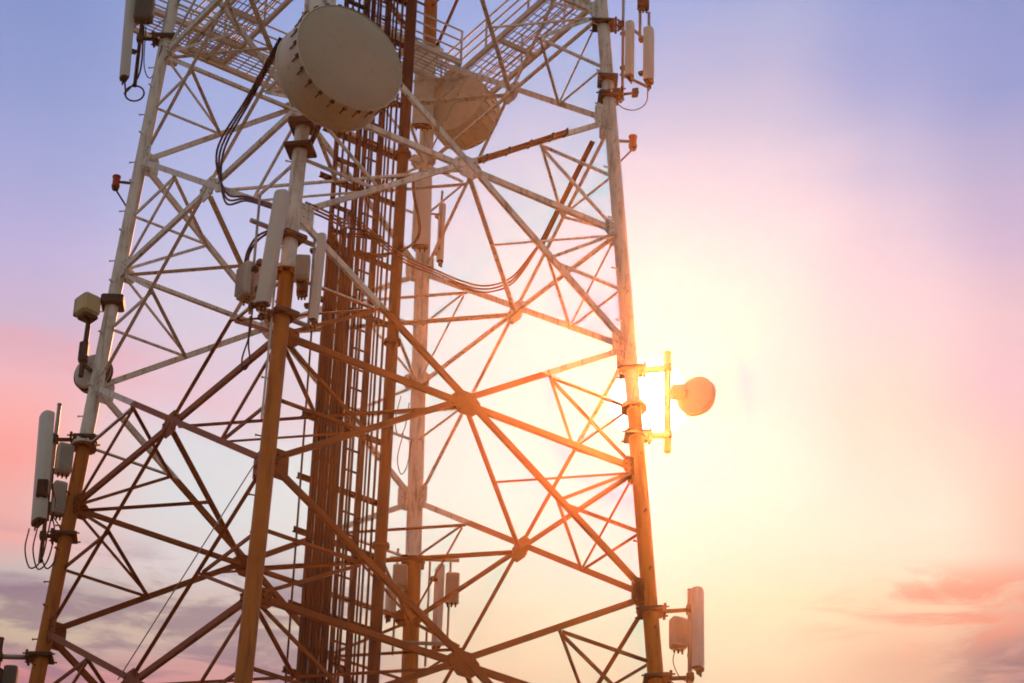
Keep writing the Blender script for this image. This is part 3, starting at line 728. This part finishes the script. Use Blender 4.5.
# --- bottom right
zr = 18.6
mount('two armed mount holding the white panel at the bottom right', [(F('R', .45, .0, 17.85, zr), F('R', .45, 0, 19.18, zr))],
      [('R', 18.87, F('R', .45, 0, 18.92, zr)), ('R', 17.98, F('R', .45, 0, 18.02, zr))], None, .028, M_STEEL)
panel('white panel antenna at the bottom right of the tower', F('R', .555, -.02, 19.20, zr), F('R', .555, -.02, 18.14, zr), .15, .11, RT - FW * .7)
radio('pale radio box left of the white panel at the bottom right', F('R', .31, -.03, 18.58, zr), (.19, .15, .40), -FW + RT * .4)
wire('thin cable hanging from the bottom right radio box', [F('R', .27, -.03, 18.36, zr), F('R', .25, -.03, 18.2, zr), F('R', .32, -.03, 18.02, zr), F('R', .44, 0, 17.95, zr)], .006, M_BLACK, GJ)

# --- back leg
zr = 21.2
t = mount('long cross bar frame with pipes on the lower back leg', [(F('B', .22, .05, 20.2, zr), F('B', .22, .05, 21.85, zr)), (F('B', .50, .05, 20.5, zr), F('B', .50, .05, 21.9, zr)), (F('B', -.22, -.05, 20.3, zr), F('B', -.22, -.05, 21.9, zr))], [], None, .016, M_STEEL)
for z in (21.72, 20.45):
    MB().tube(F('B', -.32, -.13, z, zr), F('B', .62, -.13, z, zr), .028, .028, 8).build('cross_bar', M_STEEL, t)
mb = MB(); mb.box(axis('B', 21.72), (.30, .30, .08), (RT, FW, UP), .01); mb.build('leg_clamp', M_DARK, t)
panel('tall pale panel antenna on the right of the lower back leg', F('B', .37, -.02, 21.68, zr), F('B', .37, -.02, 20.48, zr), .18, .10, RT + FW * .4)
radio('square pale radio box right of the tall panel on the back leg', F('B', .54, -.05, 21.33, zr), (.19, .15, .44), -FW)
radio('pale radio box between the mast pipe and the lower back leg', F('B', -.17, -.16, 21.42, zr), (.20, .15, .34), -FW)
panel('short grey panel antenna left of the lower back leg', F('B', -.30, -.1, 21.32, zr), F('B', -.30, -.1, 20.86, zr), .12, .09, -FW - RT)
panel('slim rounded panel antenna right of the back leg below the brown dish', F('B', .26, .06, 27.43, 26.9), F('B', .26, .06, 26.44, 26.9), .085, .08, RT - FW)
t = mount('thin upright pipe holding the slim rounded antenna on the back leg', [(F('B', .24, .0, 26.6, 26.9), F('B', .24, 0, 27.6, 26.9))], [], None, .018, M_STEEL, M_STEEL)
MB().tube(axis('B', 27.2), F('B', .24, 0, 27.2, 26.9), .016, .016, 8).build('arm', M_STEEL, t)
panel('broad white panel antenna strapped to the front of the back leg', F('B', -.03, -.2, 27.68, 27.1), F('B', -.03, -.2, 26.50, 27.1), .25, .11, -FW)
panel('broad beige panel antenna high on the back leg behind the mast pipe', F('B', -.05, -.2, 29.80, 29.4), F('B', -.05, -.2, 28.5, 29.4), .30, .12, -FW, M_DISH)

# ------------------------------------------------------------------ loose cables along the braces
def along(p, q, n, off, sag=0.0, k=6):
    return [p.lerp(q, i / k) + n * off - UP * (sag * math.sin(math.pi * i / k)) for i in range(k + 1)]
nf = fnorm('L', 'N'); cl = cent('L', 'N', 1)
for k in range(3):
    j = .030 * (k - 1)
    a, b = leg('N', 0), cl
    pts = [a.lerp(b, .25) + nf * .11 + U * j, a.lerp(b, .55) + nf * .11 + U * j, a.lerp(b, .82) + nf * .11 + U * j * 1.5]
    sw = cl + Vector((.12, -.08, .30 - .07 * k)); nd = leg('N', 2)
    pts += [cl.lerp(nd, .30) + nf * .10 + UP * (.02 - .07 * k), cl.lerp(nd, .55) + nf * .10 + UP * (.04 - .03 * k), cl.lerp(nd, .85) + nf * .10 + UP * (.02 - .02 * k)]
    wire(('upper', 'middle', 'lower')[k] + ' black cable running down the near left brace and bending to the near leg', pts, .0145, M_BLACK, 'black cables on the near left face')
nr = fnorm('N', 'R'); nb = fnorm('R', 'B')
for k in range(3):
    o = .05 * k
    pts = along(leg('R', 0).lerp(cent('R', 'B', 1), .12), leg('R', 0).lerp(cent('R', 'B', 1), .66), nb, -.08 - o * .5, 0, 4)
    BR = lambda t, z: axis('B', z).lerp(axis('R', z), t) - nb * .12
    pts += [BR(.65, 25.02 - o * .3), BR(.53, 24.86 - o), BR(.40, 25.02 - o), BR(.27, 25.40 - o), BR(.13, 25.90 - o * .8)]
    pts += [CP(.44, 24.50 - o, .12), CP(.04, 24.66 - o, .12), CP(-.3, 24.86 - o, .1), F('N', .62, .4, 22.84 - o, 22.8), F('N', .30, .2, 22.86 - o, 22.8), F('N', .12, .1, 22.88 - o, 22.8)]
    wire(('upper', 'middle', 'lower')[k] + ' red cable swagged across the tower from the right leg to the near leg', pts, .0135, M_RUST, 'red cables swagged across the tower')
h0 = cent('N', 'R', 1); h1 = leg('R', 0)
t = thing('cable_bundle', 'dark red strapped cable bundle on the near right brace below the brown dish', 'cable bundle', h0)
for k in range(4):
    MB().path(along(h0.lerp(h1, .06), h0.lerp(h1, .66), nr, .06 + .03 * k, .0, 6) if k < 2 else along(h0.lerp(h1, .06) + UP * .04, h0.lerp(h1, .66) + UP * .04, nr, .06 + .03 * (k % 2), 0, 6), .021, 7).build('cable', M_RUST, t)
for u in (.1, .25, .4, .55, .65):
    MB().box(h0.lerp(h1, u) + nr * .075 + UP * .02, (.03, .10, .11), ((h1 - h0).normalized(), nr, UP), .005).build('strap', M_DARK, t)
wire('thin steel safety wire stretched beside the lower near left brace', [leg('N', 4) + Vector((-.05, -.12, 0)), cl * 0 + cent('L', 'N', 5) + nf * .16], .007, M_STEEL)
wire('dark red cable dropping from the near right gusset past the mast pipe', [h0 + Vector((-.25, .1, .02)), h0 + Vector((-.75, .3, .12)), CP(.62, 25.0, .1), CP(.42, 24.6, .12), CP(.1, 24.35, .12)], .02, M_CABLE_RED)
for k, (dx, dz) in enumerate(((.10, 0), (.16, .6))):
    wire(('upper', 'lower')[1 - k] + ' thin cable hanging in a curl in front of the back leg', [F('B', -.1 - dx, -.15, 23.6 + dz, 23), F('B', -.16 - dx, -.15, 23.2 + dz, 23), F('B', -.10 - dx, -.15, 22.95 + dz, 23), F('B', -.02 - dx, -.15, 23.1 + dz, 23), F('B', .02 - dx, -.15, 23.5 + dz, 23)], .007, M_BLACK, GJ)

# ------------------------------------------------------------------ unseen warm air box added so the sun spreads a flare-like glow
hz = MB(); hz.box((3, -24, 17.6), (131, 131, 37.2)) 
hm = bpy.data.materials.new('flare_haze_air'); hm.use_nodes = True; nt = hm.node_tree; nt.nodes.clear()
pv = nt.nodes.new('ShaderNodeVolumePrincipled'); pv.inputs['Color'].default_value = (1.0, .55, .31, 1); pv.inputs['Density'].default_value = FLARE_HAZE_DENSITY
pv.inputs['Anisotropy'].default_value = G_H
mo = nt.nodes.new('ShaderNodeOutputMaterial'); nt.links.new(pv.outputs[0], mo.inputs['Volume'])
h = hz.build('flare_haze', hm); tag(h, None, None, kind='stuff')

for o in bpy.data.objects:
    if '_o' in o: del o['_o']
